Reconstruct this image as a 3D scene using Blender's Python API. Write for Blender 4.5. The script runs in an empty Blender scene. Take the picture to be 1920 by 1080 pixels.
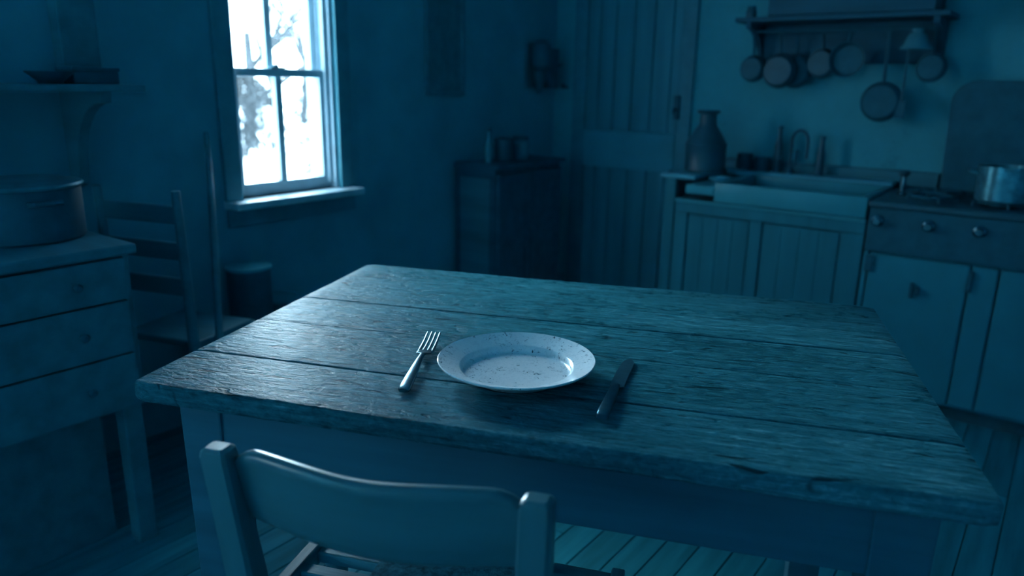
import bpy, bmesh, math, random
from mathutils import Matrix, Vector
R = math.radians
random.seed(7)
scene = bpy.context.scene
COL = scene.collection

# ---------------------------------------------------------------- camera, sky, sun, exposure
cam_d = bpy.data.cameras.new('camera')
cam = bpy.data.objects.new('camera', cam_d)
COL.objects.link(cam)
cam_d.sensor_width = 36.0
cam_d.lens = 26.08
cam_d.clip_start = 0.05
cam.matrix_world = (Matrix.Translation((0, 0, 1.235)) @ Matrix.Rotation(R(36.81), 4, 'Z')
                    @ Matrix.Rotation(R(90 - 15.377), 4, 'X') @ Matrix.Rotation(R(0.943), 4, 'Z'))
cam_d.dof.use_dof = True
cam_d.dof.focus_distance = 1.30
cam_d.dof.aperture_fstop = 2.4
scene.camera = cam

LIGHT = (0.58, 0.83, 1.0)
world = bpy.data.worlds.new('overcast_sky')
scene.world = world
world.use_nodes = True
bg = world.node_tree.nodes['Background']
bg.inputs['Color'].default_value = (*LIGHT, 1)
bg.inputs['Strength'].default_value = 16.0

sun_d = bpy.data.lights.new('hazy_sun', 'SUN')
sun_d.color = LIGHT
sun_d.energy = 42.0
sun_d.angle = R(40)
sun = bpy.data.objects.new('hazy_sun', sun_d)
COL.objects.link(sun)
sun.rotation_euler = Vector((0.86, -0.40, -0.28)).to_track_quat('-Z', 'Y').to_euler()
sun.location = (-6, 4, 5)


def portal(name, loc, rot, sx, sy):
    d = bpy.data.lights.new(name, 'AREA')
    d.shape = 'RECTANGLE'
    d.size, d.size_y = sx, sy
    d.cycles.is_portal = True
    o = bpy.data.objects.new(name, d)
    COL.objects.link(o)
    o.location = loc
    o.rotation_euler = rot
    return o


portal('window_portal', (-2.62, 1.84, 1.37), (0, R(-90), 0), 1.16, 0.56)
portal('fill_window_portal', (-2.62, -2.025, 1.37), (0, R(-90), 0), 1.14, 0.85)  # portal of the added fill-light window

vs = scene.view_settings
vs.view_transform = 'Standard'
vs.look = 'None'
vs.gamma = 1.0
vs.use_curve_mapping = False
vs.exposure = -0.27
scene.cycles.max_bounces = 12
scene.cycles.diffuse_bounces = 8
scene.cycles.glossy_bounces = 5
scene.cycles.transparent_max_bounces = 12
scene.cycles.sample_clamp_indirect = 6.0
scene.cycles.caustics_reflective = False
scene.cycles.use_denoising = True


# ---------------------------------------------------------------- materials (blue-toned throughout, as the photograph is)
def duo(v):
    s = min(1.0, v / 0.8)
    return (v * (0.10 + 0.78 * s ** 1.3), v * (0.62 + 0.34 * s), v, 1.0)


def dk(v, r=0.21, g=0.81):
    return (v * r, v * g, v, 1.0)


def new_mat(name):
    m = bpy.data.materials.new(name)
    m.use_nodes = True
    nt = m.node_tree
    return m, nt, nt.nodes['Principled BSDF']


def noise(nt, coord, scale, detail=4, rough=0.55, dist=0.0):
    n = nt.nodes.new('ShaderNodeTexNoise')
    n.inputs['Scale'].default_value = scale
    n.inputs['Detail'].default_value = detail
    n.inputs['Roughness'].default_value = rough
    n.inputs['Distortion'].default_value = dist
    nt.links.new(coord, n.inputs['Vector'])
    return n.outputs['Fac']


def coords(nt, scale=(1, 1, 1)):
    tc = nt.nodes.new('ShaderNodeTexCoord')
    mp = nt.nodes.new('ShaderNodeMapping')
    mp.inputs['Scale'].default_value = scale
    nt.links.new(tc.outputs['Object'], mp.inputs['Vector'])
    return mp.outputs['Vector']


def ramp(nt, fac, stops):
    r = nt.nodes.new('ShaderNodeValToRGB')
    el = r.color_ramp.elements
    while len(el) < len(stops):
        el.new(0.5)
    for e, (p, c) in zip(el, stops):
        e.position = p
        e.color = c if len(c) == 4 else (*c, 1)
    nt.links.new(fac, r.inputs['Fac'])
    return r.outputs['Color']


def maprange(nt, fac, a, b, c, d):
    n = nt.nodes.new('ShaderNodeMapRange')
    n.inputs[1].default_value, n.inputs[2].default_value = a, b
    n.inputs[3].default_value, n.inputs[4].default_value = c, d
    nt.links.new(fac, n.inputs[0])
    return n.outputs[0]


def math_n(nt, op, a, b):
    n = nt.nodes.new('ShaderNodeMath')
    n.operation = op
    for i, v in enumerate((a, b)):
        if isinstance(v, (int, float)):
            n.inputs[i].default_value = v
        else:
            nt.links.new(v, n.inputs[i])
    return n.outputs[0]


def bump(nt, bsdf, height, strength, dist):
    b = nt.nodes.new('ShaderNodeBump')
    b.inputs['Strength'].default_value = strength
    b.inputs['Distance'].default_value = dist
    nt.links.new(height, b.inputs['Height'])
    nt.links.new(b.outputs['Normal'], bsdf.inputs['Normal'])


def plain(name, v, rough=0.6, var=0.25, scale=12, bumpd=0.0, metallic=0.0, spec=0.2, axis=None, col=None, pale=False):
    m, nt, b = new_mat(name)
    c = col or (duo(v) if pale else dk(v))
    sc = {None: (1, 1, 1), 'x': (0.08, 1, 1), 'y': (1, 0.08, 1), 'z': (1, 1, 0.08)}[axis]
    vec = coords(nt, sc)
    f = noise(nt, vec, scale, 5)
    lo = tuple(x * (1 - var) for x in c[:3])
    hi = tuple(min(1, x * (1 + var)) for x in c[:3])
    nt.links.new(ramp(nt, f, [(0.3, lo), (0.7, hi)]), b.inputs['Base Color'])
    b.inputs['Roughness'].default_value = rough
    b.inputs['Metallic'].default_value = metallic
    b.inputs['Specular IOR Level'].default_value = spec
    if bumpd:
        bump(nt, b, noise(nt, vec, scale * 2.5, 6), 0.6, bumpd)
    return m


def table_wood():
    m, nt, b = new_mat('worn_table_wood')
    streak = noise(nt, coords(nt, (5, 130, 130)), 1.0, 6, 0.62, 0.25)
    mid = noise(nt, coords(nt, (28, 75, 75)), 1.0, 6, 0.6, 0.5)
    spk = noise(nt, coords(nt, (70, 150, 90)), 1.0, 4, 0.6, 0.8)
    big = noise(nt, coords(nt, (2.2, 7, 7)), 1.0, 4, 0.55, 0.4)
    gouge = noise(nt, coords(nt, (10, 42, 8)), 1.0, 3, 0.5, 1.0)
    mix = math_n(nt, 'ADD', math_n(nt, 'ADD', math_n(nt, 'MULTIPLY', streak, 0.34), math_n(nt, 'MULTIPLY', mid, 0.26)),
                 math_n(nt, 'ADD', math_n(nt, 'MULTIPLY', spk, 0.20), math_n(nt, 'MULTIPLY', big, 0.20)))
    wood = ramp(nt, mix, [(0.37, dk(0.075, .10, .76)), (0.46, dk(0.155, .10, .77)), (0.54, dk(0.225, .13, .79)), (0.64, dk(0.40, .28, .84))])
    g = maprange(nt, gouge, 0.31, 0.365, 0.0, 1.0)
    mx = nt.nodes.new('ShaderNodeMix')
    mx.data_type = 'RGBA'
    nt.links.new(g, mx.inputs[0])
    mx.inputs[6].default_value = dk(0.07, .1, .76)
    nt.links.new(wood, mx.inputs[7])
    nt.links.new(mx.outputs[2], b.inputs['Base Color'])
    ro = math_n(nt, 'ADD', math_n(nt, 'MULTIPLY', mid, 0.5), math_n(nt, 'MULTIPLY', big, 0.5))
    nt.links.new(maprange(nt, ro, 0.32, 0.68, 0.20, 0.42), b.inputs['Roughness'])
    b.inputs['Specular IOR Level'].default_value = 0.015
    h = math_n(nt, 'ADD', math_n(nt, 'ADD', math_n(nt, 'MULTIPLY', streak, 0.5), math_n(nt, 'MULTIPLY', mid, 1.1)),
               math_n(nt, 'ADD', math_n(nt, 'MULTIPLY', spk, 0.35), math_n(nt, 'MULTIPLY', g, 0.35)))
    bump(nt, b, h, 1.0, 0.0075)
    return m


def plate_mat():
    m, nt, b = new_mat('speckled_enamel')
    vec = coords(nt)
    a = noise(nt, vec, 130, 5, 0.65, 1.5)
    c = noise(nt, vec, 22, 3)
    k = math_n(nt, 'ADD', math_n(nt, 'MULTIPLY', a, 0.75), math_n(nt, 'MULTIPLY', c, 0.25))
    nt.links.new(ramp(nt, k, [(0.375, duo(0.12)), (0.405, duo(0.74)), (0.52, duo(0.82)), (0.8, duo(0.86))]), b.inputs['Base Color'])
    b.inputs['Roughness'].default_value = 0.22
    b.inputs['Coat Weight'].default_value = 0.3
    b.inputs['Coat Roughness'].default_value = 0.08
    return m


def plaster():
    m, nt, b = new_mat('limewashed_plaster')
    vec = coords(nt)
    f = noise(nt, vec, 6, 8, 0.7)
    k = noise(nt, vec, 28, 4, 0.6, 0.8)
    s = math_n(nt, 'ADD', math_n(nt, 'MULTIPLY', f, 0.7), math_n(nt, 'MULTIPLY', k, 0.3))
    nt.links.new(ramp(nt, s, [(0.30, dk(0.30, .16, .85)), (0.42, dk(0.42, .16, .85)), (0.7, dk(0.48, .16, .85))]), b.inputs['Base Color'])
    b.inputs['Roughness'].default_value = 0.9
    bump(nt, b, k, 0.5, 0.004)
    return m


def snow():
    m, nt, b = new_mat('snowy_ground')
    vec = coords(nt)
    f = noise(nt, vec, 1.4, 5, 0.6)
    nt.links.new(ramp(nt, f, [(0.33, (0.35, 0.4, 0.45)), (0.42, (0.8, 0.82, 0.85)), (1.0, (0.88, 0.9, 0.92))]), b.inputs['Base Color'])
    b.inputs['Roughness'].default_value = 0.9
    return m


def glass():
    m, nt, b = new_mat('window_glass')
    nt.nodes.remove(b)
    out = nt.nodes['Material Output']
    t = nt.nodes.new('ShaderNodeBsdfTransparent')
    t.inputs['Color'].default_value = (0.96, 0.98, 0.98, 1)
    g = nt.nodes.new('ShaderNodeBsdfGlossy')
    g.inputs['Roughness'].default_value = 0.015
    mx = nt.nodes.new('ShaderNodeMixShader')
    mx.inputs[0].default_value = 0.015
    nt.links.new(t.outputs[0], mx.inputs[1])
    nt.links.new(g.outputs[0], mx.inputs[2])
    nt.links.new(mx.outputs[0], out.inputs['Surface'])
    return m


M = dict(
    table=table_wood(), plate=plate_mat(), plaster=plaster(), snow=snow(), glass=glass(),
    wall=plain('painted_wall', 0.42, 0.85, 0.10, 5, 0.002),
    ceiling=plain('painted_ceiling', 0.78, 0.9, 0.1, 5),
    floor=plain('worn_floorboards', 0.3, 0.5, 0.30, 22, 0.0025, axis='y', spec=0.06, col=dk(.30, .07, .80)),
    floor2=plain('worn_floorboards_dull', 0.26, 0.55, 0.30, 22, 0.0025, axis='y', spec=0.06, col=dk(.26, .07, .80)),
    sub=plain('dark_subfloor', 0.16, 0.9),
    winwood=plain('white_window_paint', 0.66, 0.45, 0.12, 14, 0.001, pale=True),
    trim=plain('dull_trim_paint', 0.33, 0.5, 0.12, 14, 0.001),
    door=plain('painted_door_boards', 0.35, 0.6, 0.14, 14, 0.0015, axis='z'),
    cab=plain('painted_cabinet_boards', 0.26, 0.6, 0.12, 16, 0.0015, axis='z', col=dk(.26, .10, .79)),
    stovew=plain('pale_enamel', 0.32, 0.4, 0.06, 8, col=dk(.32, .10, .79)),
    sink=plain('white_stoneware', 0.36, 0.35, 0.06, 9, col=dk(.36, .14, .84)),
    topwood=plain('worktop_wood', 0.46, 0.5, 0.2, 16, 0.001, axis='x'),
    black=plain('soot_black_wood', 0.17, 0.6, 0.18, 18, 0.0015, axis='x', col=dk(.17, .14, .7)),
    dark=plain('dark_stained_wood', 0.26, 0.5, 0.18, 18, 0.0015, axis='x'),
    chair=plain('brown_chair_wood', 0.175, 0.3, 0.16, 16, 0.0012, axis='z', spec=0.5),
    chairx=plain('brown_chair_wood_rail', 0.175, 0.3, 0.16, 16, 0.0012, axis='x', spec=0.5),
    slat=plain('scuffed_seat_wood', 0.26, 0.5, 0.5, 30, 0.002, axis='x'),
    slaty=plain('scuffed_seat_wood_side', 0.26, 0.5, 0.5, 30, 0.002, axis='y'),
    weave=plain('coarse_seat_weave', 0.3, 0.85, 0.5, 90, 0.004),
    iron=plain('black_iron', 0.17, 0.5, 0.12, 20, 0.0008, col=dk(.17, .12, .74)),
    ironlid=plain('grey_tin', 0.26, 0.35, 0.2, 20, 0.0006, metallic=0.3),
    tin=plain('worn_tin', 0.38, 0.28, 0.3, 30, 0.0006, metallic=0.6, col=dk(.38, .25, .82)),
    steel=plain('tarnished_steel', 0.3, 0.25, 0.2, 40, 0.0003, metallic=1.0, spec=0.5, col=dk(.32, .40, .82)),
    knifem=plain('dark_blade_steel', 0.2, 0.32, 0.2, 40, 0.0003, metallic=0.8, col=dk(.22, .2, .75)),
    enamel=plain('pale_enamelware', 0.6, 0.3, 0.15, 20),
    gcan=plain('dark_glazed_metal', 0.13, 0.42, 0.14, 12, 0.0005, col=dk(.13, .12, .72), spec=0.5),
    jar=plain('dull_jar_glass', 0.3, 0.2, 0.12, 12),
    bark=plain('frosted_bark', 0.0, 0.9, 0.3, 5, col=(0.055, 0.062, 0.068, 1)),
    leaf=plain('frosted_twigs', 0.0, 0.9, 0.35, 3, col=(0.062, 0.07, 0.076, 1)),
)


# ---------------------------------------------------------------- mesh helpers
def bxm(bm, x0, x1, y0, y1, z0, z1, bev=0.0, seg=2):
    r = bmesh.ops.create_cube(bm, size=1.0)
    vs_ = r['verts']
    for v in vs_:
        v.co = Vector((x0 + (v.co.x + .5) * (x1 - x0), y0 + (v.co.y + .5) * (y1 - y0), z0 + (v.co.z + .5) * (z1 - z0)))
    if bev:
        es = list({e for v in vs_ for e in v.link_edges})
        bmesh.ops.bevel(bm, geom=es, offset=bev, segments=seg, affect='EDGES', profile=0.5)


def tubem(bm, pts, rad, seg=10, caps=True):
    pts = [Vector(p) for p in pts]
    n = len(pts)
    rad = [rad] * n if isinstance(rad, (int, float)) else rad
    rings = []
    prev = None
    for i, p in enumerate(pts):
        t = (pts[min(i + 1, n - 1)] - pts[max(i - 1, 0)]).normalized()
        if prev is None:
            a = Vector((0, 0, 1)) if abs(t.z) < 0.9 else Vector((1, 0, 0))
            nx = t.cross(a).normalized()
        else:
            nx = (prev - t * prev.dot(t)).normalized()
        prev = nx
        ny = t.cross(nx)
        rings.append([bm.verts.new(p + (nx * math.cos(2 * math.pi * k / seg) + ny * math.sin(2 * math.pi * k / seg)) * rad[i]) for k in range(seg)])
    for a, b in zip(rings, rings[1:]):
        for k in range(seg):
            bm.faces.new((a[k], a[(k + 1) % seg], b[(k + 1) % seg], b[k]))
    if caps:
        bm.faces.new(rings[0][::-1])
        bm.faces.new(rings[-1])


def lathem(bm, prof, seg=32, c=(0, 0, 0)):
    rings = []
    for r, z in prof:
        if r < 1e-6:
            rings.append([bm.verts.new((c[0], c[1], c[2] + z))])
        else:
            rings.append([bm.verts.new((c[0] + r * math.cos(2 * math.pi * k / seg), c[1] + r * math.sin(2 * math.pi * k / seg), c[2] + z)) for k in range(seg)])
    for a, b in zip(rings, rings[1:]):
        for k in range(seg):
            j = (k + 1) % seg
            if len(a) == 1 and len(b) == 1:
                continue
            if len(a) == 1:
                bm.faces.new((a[0], b[j], b[k]))
            elif len(b) == 1:
                bm.faces.new((a[k], a[j], b[0]))
            else:
                bm.faces.new((a[k], a[j], b[j], b[k]))


def prismm(bm, outline, axis, a, b):
    """outline: list of 2-D points in the plane perpendicular to axis ('x': (y,z), 'y': (x,z), 'z': (x,y))."""
    def P(q, t):
        return {'x': (t, q[0], q[1]), 'y': (q[0], t, q[1]), 'z': (q[0], q[1], t)}[axis]
    v0 = [bm.verts.new(P(q, a)) for q in outline]
    v1 = [bm.verts.new(P(q, b)) for q in outline]
    bm.faces.new(v0)
    bm.faces.new(v1[::-1])
    n = len(outline)
    for i in range(n):
        bm.faces.new((v0[i], v0[(i + 1) % n], v1[(i + 1) % n], v1[i]))


def obj(name, bm, mat, parent=None, loc=(0, 0, 0), rotz=0.0, smooth=None):
    bmesh.ops.recalc_face_normals(bm, faces=bm.faces[:])
    me = bpy.data.meshes.new(name)
    bm.to_mesh(me)
    bm.free()
    me.materials.append(M[mat] if isinstance(mat, str) else mat)
    if smooth is not None:
        for p in me.polygons:
            p.use_smooth = True
        me.set_sharp_from_angle(angle=R(smooth))
    o = bpy.data.objects.new(name, me)
    COL.objects.link(o)
    o.parent = parent
    o.location = loc
    o.rotation_euler = (0, 0, rotz)
    return o


def box(name, dims, mat, parent=None, bev=0.0, **kw):
    bm = bmesh.new()
    bxm(bm, *dims, bev=bev)
    return obj(name, bm, mat, parent, **kw)


def tube(name, pts, rad, mat, parent=None, seg=10, **kw):
    bm = bmesh.new()
    tubem(bm, pts, rad, seg)
    return obj(name, bm, mat, parent, smooth=40, **kw)


def lathe(name, prof, mat, parent=None, seg=32, c=(0, 0, 0), **kw):
    bm = bmesh.new()
    lathem(bm, prof, seg, c)
    kw.setdefault('smooth', 35)
    return obj(name, bm, mat, parent, **kw)


def thing(name, label, cat, loc=(0, 0, 0), rotz=0.0, group=None):
    o = bpy.data.objects.new(name, None)
    COL.objects.link(o)
    o.empty_display_size = 0.05
    o.location = loc
    o.rotation_euler = (0, 0, rotz)
    o['label'] = label
    o['category'] = cat
    if group:
        o['group'] = group
    return o


def tag(o, label, cat, group=None):
    o['label'] = label
    o['category'] = cat
    if group:
        o['group'] = group
    return o


def struct(o, label=None):
    o['kind'] = 'structure'
    if label:
        o['label'] = label
    return o


# ---------------------------------------------------------------- room shell
XL, XR, YB, YF, ZC = -2.48, 2.20, 3.70, -2.60, 2.35
WY0, WY1, WZ0, WZ1 = 1.60, 2.08, 0.80, 1.94          # window opening in the left wall

flo = struct(box('floor', (XL, XR, YF, YB, -0.10, -0.022), 'sub'), 'worn wooden floorboards running towards the kitchen wall')
pw = 0.083
plank_mesh = {}
x = XL
row = 0
while x < XR - 0.02:
    w = min(pw, XR - x)
    cuts = [YF]
    y = YF + random.uniform(0.7, 2.4)
    while y < YB - 0.5:
        cuts.append(y)
        y += random.choice((1.8, 2.3, 2.8))
    cuts.append(YB)
    for a, b in zip(cuts, cuts[1:]):
        bm = bmesh.new()
        bxm(bm, 0.0015, w - 0.0015, 0.0015, b - a - 0.0015, -0.022, random.uniform(-0.0015, 0.0), bev=0.0015, seg=1)
        obj('floor_plank', bm, random.choice(('floor', 'floor2')), flo, loc=(x, a, 0))
    x += pw
    row += 1


bm = bmesh.new()
W2Y0, W2Y1 = -2.45, -1.60                             # added fill-light window, outside the frame to the left
for d in ((YF, W2Y0, 0, ZC), (W2Y0, W2Y1, 0, WZ0), (W2Y0, W2Y1, WZ1, ZC), (W2Y1, WY0, 0, ZC), (WY0, WY1, 0, WZ0), (WY0, WY1, WZ1, ZC), (WY1, YB + 0.12, 0, ZC)):
    bxm(bm, XL - 0.16, XL, *d)
struct(obj('wall_left', bm, 'wall'), 'dim painted wall with the sash window')
struct(box('wall_back', (XL, XR, YB, YB + 0.12, 0, ZC), 'plaster'), 'limewashed plaster wall behind the sink and stove')
struct(box('wall_right', (XR, XR + 0.12, YF, YB + 0.12, 0, ZC), 'ceiling'))
struct(box('wall_rear', (XL - 0.16, XR + 0.12, YF - 0.12, YF, 0, ZC), 'ceiling'))
struct(box('ceiling', (XL - 0.16, XR + 0.12, YF - 0.12, YB + 0.12, ZC, ZC + 0.1), 'ceiling'))
struct(box('baseboard_left', (XL, XL + 0.018, 1.0, YB, 0, 0.13), 'trim', bev=0.004))
struct(box('baseboard_back', (XL + 0.02, -2.37, YB - 0.018, YB, 0, 0.13), 'trim', bev=0.004))

# ---------------------------------------------------------------- window (double-hung, two panes per sash)
win = bpy.data.objects.new('window_1', None)
COL.objects.link(win)
win.location = (XL, WY0, WZ0)
struct(win, 'tall pale sash window with a bright washed-out garden view')
W_, H_ = WY1 - WY0, WZ1 - WZ0
jd = -0.16
for nm, d in (('jamb', (jd, 0.0, 0.0, 0.018, 0, H_)), ('jamb', (jd, 0.0, W_ - 0.018, W_, 0, H_)), ('head_jamb', (jd, 0.0, 0.018, W_ - 0.018, H_ - 0.018, H_))):
    box(nm, d, 'winwood', win, bev=0.002)
# parting stops that give the stepped reveal
for nm, d in (('stop', (-0.035, -0.018, 0.018, 0.034, 0.02, H_ - 0.02)), ('stop', (-0.035, -0.018, W_ - 0.034, W_ - 0.018, 0.02, H_ - 0.02)),
              ('stop', (-0.078, -0.068, 0.018, 0.028, 0.02, H_ - 0.02)), ('stop', (-0.078, -0.068, W_ - 0.028, W_ - 0.018, 0.02, H_ - 0.02))):
    box(nm, d, 'winwood', win, bev=0.002)
box('casing', (0, 0.022, -0.065, 0.004, 0.0, H_ + 0.004), 'trim', win, bev=0.003)
box('casing', (0, 0.022, W_ - 0.004, W_ + 0.065, 0.0, H_ + 0.004), 'trim', win, bev=0.003)
box('head_casing', (0, 0.026, -0.075, W_ + 0.075, H_ + 0.004, H_ + 0.08), 'trim', win, bev=0.003)
box('sill', (jd, 0.085, -0.065, W_ + 0.065, -0.028, 0.0), 'winwood', win, bev=0.004)
box('apron', (0, 0.018, -0.06, W_ + 0.07, -0.10, -0.028), 'trim', win, bev=0.003)
ZM = 1.262 - WZ0          # meeting rail


def sash(name, xo, z0, z1, railb, railt):
    s = box(name, (xo - 0.034, xo, 0.020, 0.052, z0, z1), 'winwood', win, bev=0.002)
    y0, y1 = 0.052, W_ - 0.052
    box('stile', (xo - 0.034, xo, y1, W_ - 0.020, z0, z1), 'winwood', s, bev=0.002)
    box('bottom_rail', (xo - 0.034, xo, y0, y1, z0, z0 + railb), 'winwood', s, bev=0.002)
    box('top_rail', (xo - 0.034, xo, y0, y1, z1 - railt, z1), 'winwood', s, bev=0.002)
    ym = (y0 + y1) / 2 - 0.006
    box('muntin', (xo - 0.032, xo - 0.003, ym - 0.0145, ym + 0.0145, z0 + railb, z1 - railt), 'winwood', s, bev=0.002)
    for a, b in ((y0, ym - 0.0145), (ym + 0.0145, y1)):
        box('pane', (xo - 0.019, xo - 0.016, a, b, z0 + railb, z1 - railt), 'glass', s)
    return s


sash('lower_sash', -0.034, 0.0, ZM + 0.015, 0.05, 0.03)
sash('upper_sash', -0.080, ZM - 0.015, H_ - 0.018, 0.03, 0.045)
bm = bmesh.new()
bxm(bm, -0.066, -0.036, 0.205, 0.265, ZM + 0.015, ZM + 0.022, bev=0.002)
lathem(bm, [(0, 0.007), (0.010, 0.007), (0.012, 0.012), (0.008, 0.018), (0, 0.020)], 12, (-0.05, 0.235, ZM + 0.013))
obj('sash_lock', bm, 'iron', win)

# unseen window added in the same wall for soft fill light
fill_win = bpy.data.objects.new('fill_window', None)
COL.objects.link(fill_win)
fill_win.location = (XL, W2Y0, WZ0)
struct(fill_win, 'unseen window added for fill light in the same wall, left of the view')
W2 = W2Y1 - W2Y0
for d in ((-0.12, -0.06, 0, 0.05, 0, H_), (-0.12, -0.06, W2 - 0.05, W2, 0, H_), (-0.12, -0.06, 0.05, W2 - 0.05, 0, 0.05), (-0.12, -0.06, 0.05, W2 - 0.05, H_ - 0.05, H_), (-0.105, -0.075, W2 / 2 - 0.012, W2 / 2 + 0.012, 0.05, H_ - 0.05)):
    box('fill_window_frame', d, 'winwood', fill_win, bev=0.002)
for a, b in ((0.05, W2 / 2 - 0.012), (W2 / 2 + 0.012, W2 - 0.05)):
    box('pane', (-0.092, -0.088, a, b, 0.05, H_ - 0.05), 'glass', fill_win)

# ---------------------------------------------------------------- outdoors
struct(tag(box('ground', (-60, XL - 0.3, -30, 50, -0.35, -0.12), 'snow'), 'snow-covered garden ground seen through the window', 'ground'))


def twig_tree(name, label, base, h, r0, seed, lean=(0, 0), depth=5, mat='bark', spread=0.55, group=None):
    rnd = random.Random(seed)
    t = thing(name, label, 'tree', base, 0, group)
    tb, bb = bmesh.new(), bmesh.new()

    def grow(bm, p, d, L, r, lv):
        pts, rad = [p], [r]
        q = p.copy()
        dd = d.copy()
        for i in range(3):
            dd = (dd + Vector((rnd.uniform(-.22, .22), rnd.uniform(-.22, .22), rnd.uniform(-.05, .15)))).normalized()
            q = q + dd * L / 3
            pts.append(q.copy())
            rad.append(r * (1 - 0.16 * (i + 1)))
        tubem(bm, pts, rad, 7 if lv < 2 else 4)
        if lv >= depth:
            return
        for i in range(3 if lv < 3 else 3):
            k = rnd.randint(1, 3)
            a = rnd.uniform(0, 6.28)
            nd = (dd * (1 - spread) + Vector((math.cos(a), math.sin(a), rnd.uniform(0.0, 0.8))) * spread).normalized()
            grow(bb, pts[k], nd, L * rnd.uniform(0.6, 0.8), rad[k] * 0.70, lv + 1)
    grow(tb, Vector((0, 0, 0)), Vector((lean[0], lean[1], 1)).normalized(), h * 0.36, r0, 0)
    obj('trunk', tb, mat, t, smooth=50)
    obj('branches', bb, mat, t)
    return t


def bush(name, label, base, rx, h, n, seed, group=None, leafsize=0.05):
    rnd = random.Random(seed)
    t = thing(name, label, 'bush', base, 0, group)
    sb = bmesh.new()
    fb = bmesh.new()
    for i in range(9):
        a = rnd.uniform(0, 6.28)
        tip = Vector((math.cos(a) * rx * 0.8, math.sin(a) * rx * 0.8, h * rnd.uniform(0.6, 0.95)))
        tubem(sb, [(0.04 * math.cos(a), 0.04 * math.sin(a), 0), tip * 0.5 + Vector((0, 0, 0.1)), tip], [0.02, 0.014, 0.005], 5)
    for i in range(n):
        a = rnd.uniform(0, 6.28)
        rr = rx * math.sqrt(rnd.random())
        zz = h * rnd.uniform(0.05, 1.0)
        k = math.sqrt(max(0.05, 1 - (zz / h) ** 2))
        c = Vector((rr * k * math.cos(a), rr * k * math.sin(a), zz))
        u = Vector((rnd.gauss(0, 1), rnd.gauss(0, 1), rnd.gauss(0, 1))).normalized()
        v = u.orthogonal().normalized()
        s = leafsize * rnd.uniform(0.5, 1.4)
        vs4 = [fb.verts.new(c + u * s * 1.5), fb.verts.new(c + v * s * 0.6), fb.verts.new(c - u * s * 1.5), fb.verts.new(c - v * s * 0.6)]
        fb.faces.new(vs4)
    obj('stems', sb, 'bark', t)
    f = obj('foliage', fb, 'leaf', t)
    f['kind'] = 'stuff'
    return t


def outside(dist, side):
    """a garden spot at a distance along the window's outlook and a sideways offset"""
    d = Vector((-2.48, 1.83)).normalized()
    s = Vector((d.y, -d.x))
    p = d * dist + s * side
    return (p.x, p.y, -0.12)


bush('bush', 'dense frosted bush seen low through the left panes', outside(14.5, -0.75), 0.85, 1.45, 2600, 3, leafsize=0.036)
bush('bush', 'sparse frosted bush seen low through the right panes', outside(15.5, 0.62), 0.85, 1.35, 1500, 4, leafsize=0.036)
bush('bush', 'small frosted shrub in the snow nearest the window', outside(11.6, 0.50), 0.30, 0.34, 350, 5, leafsize=0.03)
twig_tree('bare_tree', 'bare tree seen through the upper left pane', outside(17.5, -0.78), 6.5, 0.15, 11, (0.05, 0.05), 6)
twig_tree('bare_tree', 'bare tree leaning behind the upper right pane', outside(26.0, 0.55), 8.0, 0.13, 23, (-0.12, -0.1), 6)
twig_tree('bare_tree', 'thicker bare tree farthest from the window', outside(36.0, -0.3), 9.0, 0.2, 31, (0.0, 0.1), 5)

# ---------------------------------------------------------------- dining table
TA = R(21.53)
TL, TW, TZ = 1.254, 0.860, 0.760
tab = thing('dining_table', 'worn wooden farmhouse table laid for one in the middle of the room', 'table', (-1.163, 0.526, 0), TA)
seams = [0.0, 0.159, 0.354, 0.527, 0.653, 0.860]
gaps = [0, 0.0042, 0.002, 0.0022, 0.0012, 0]
rnd = random.Random(5)


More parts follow.
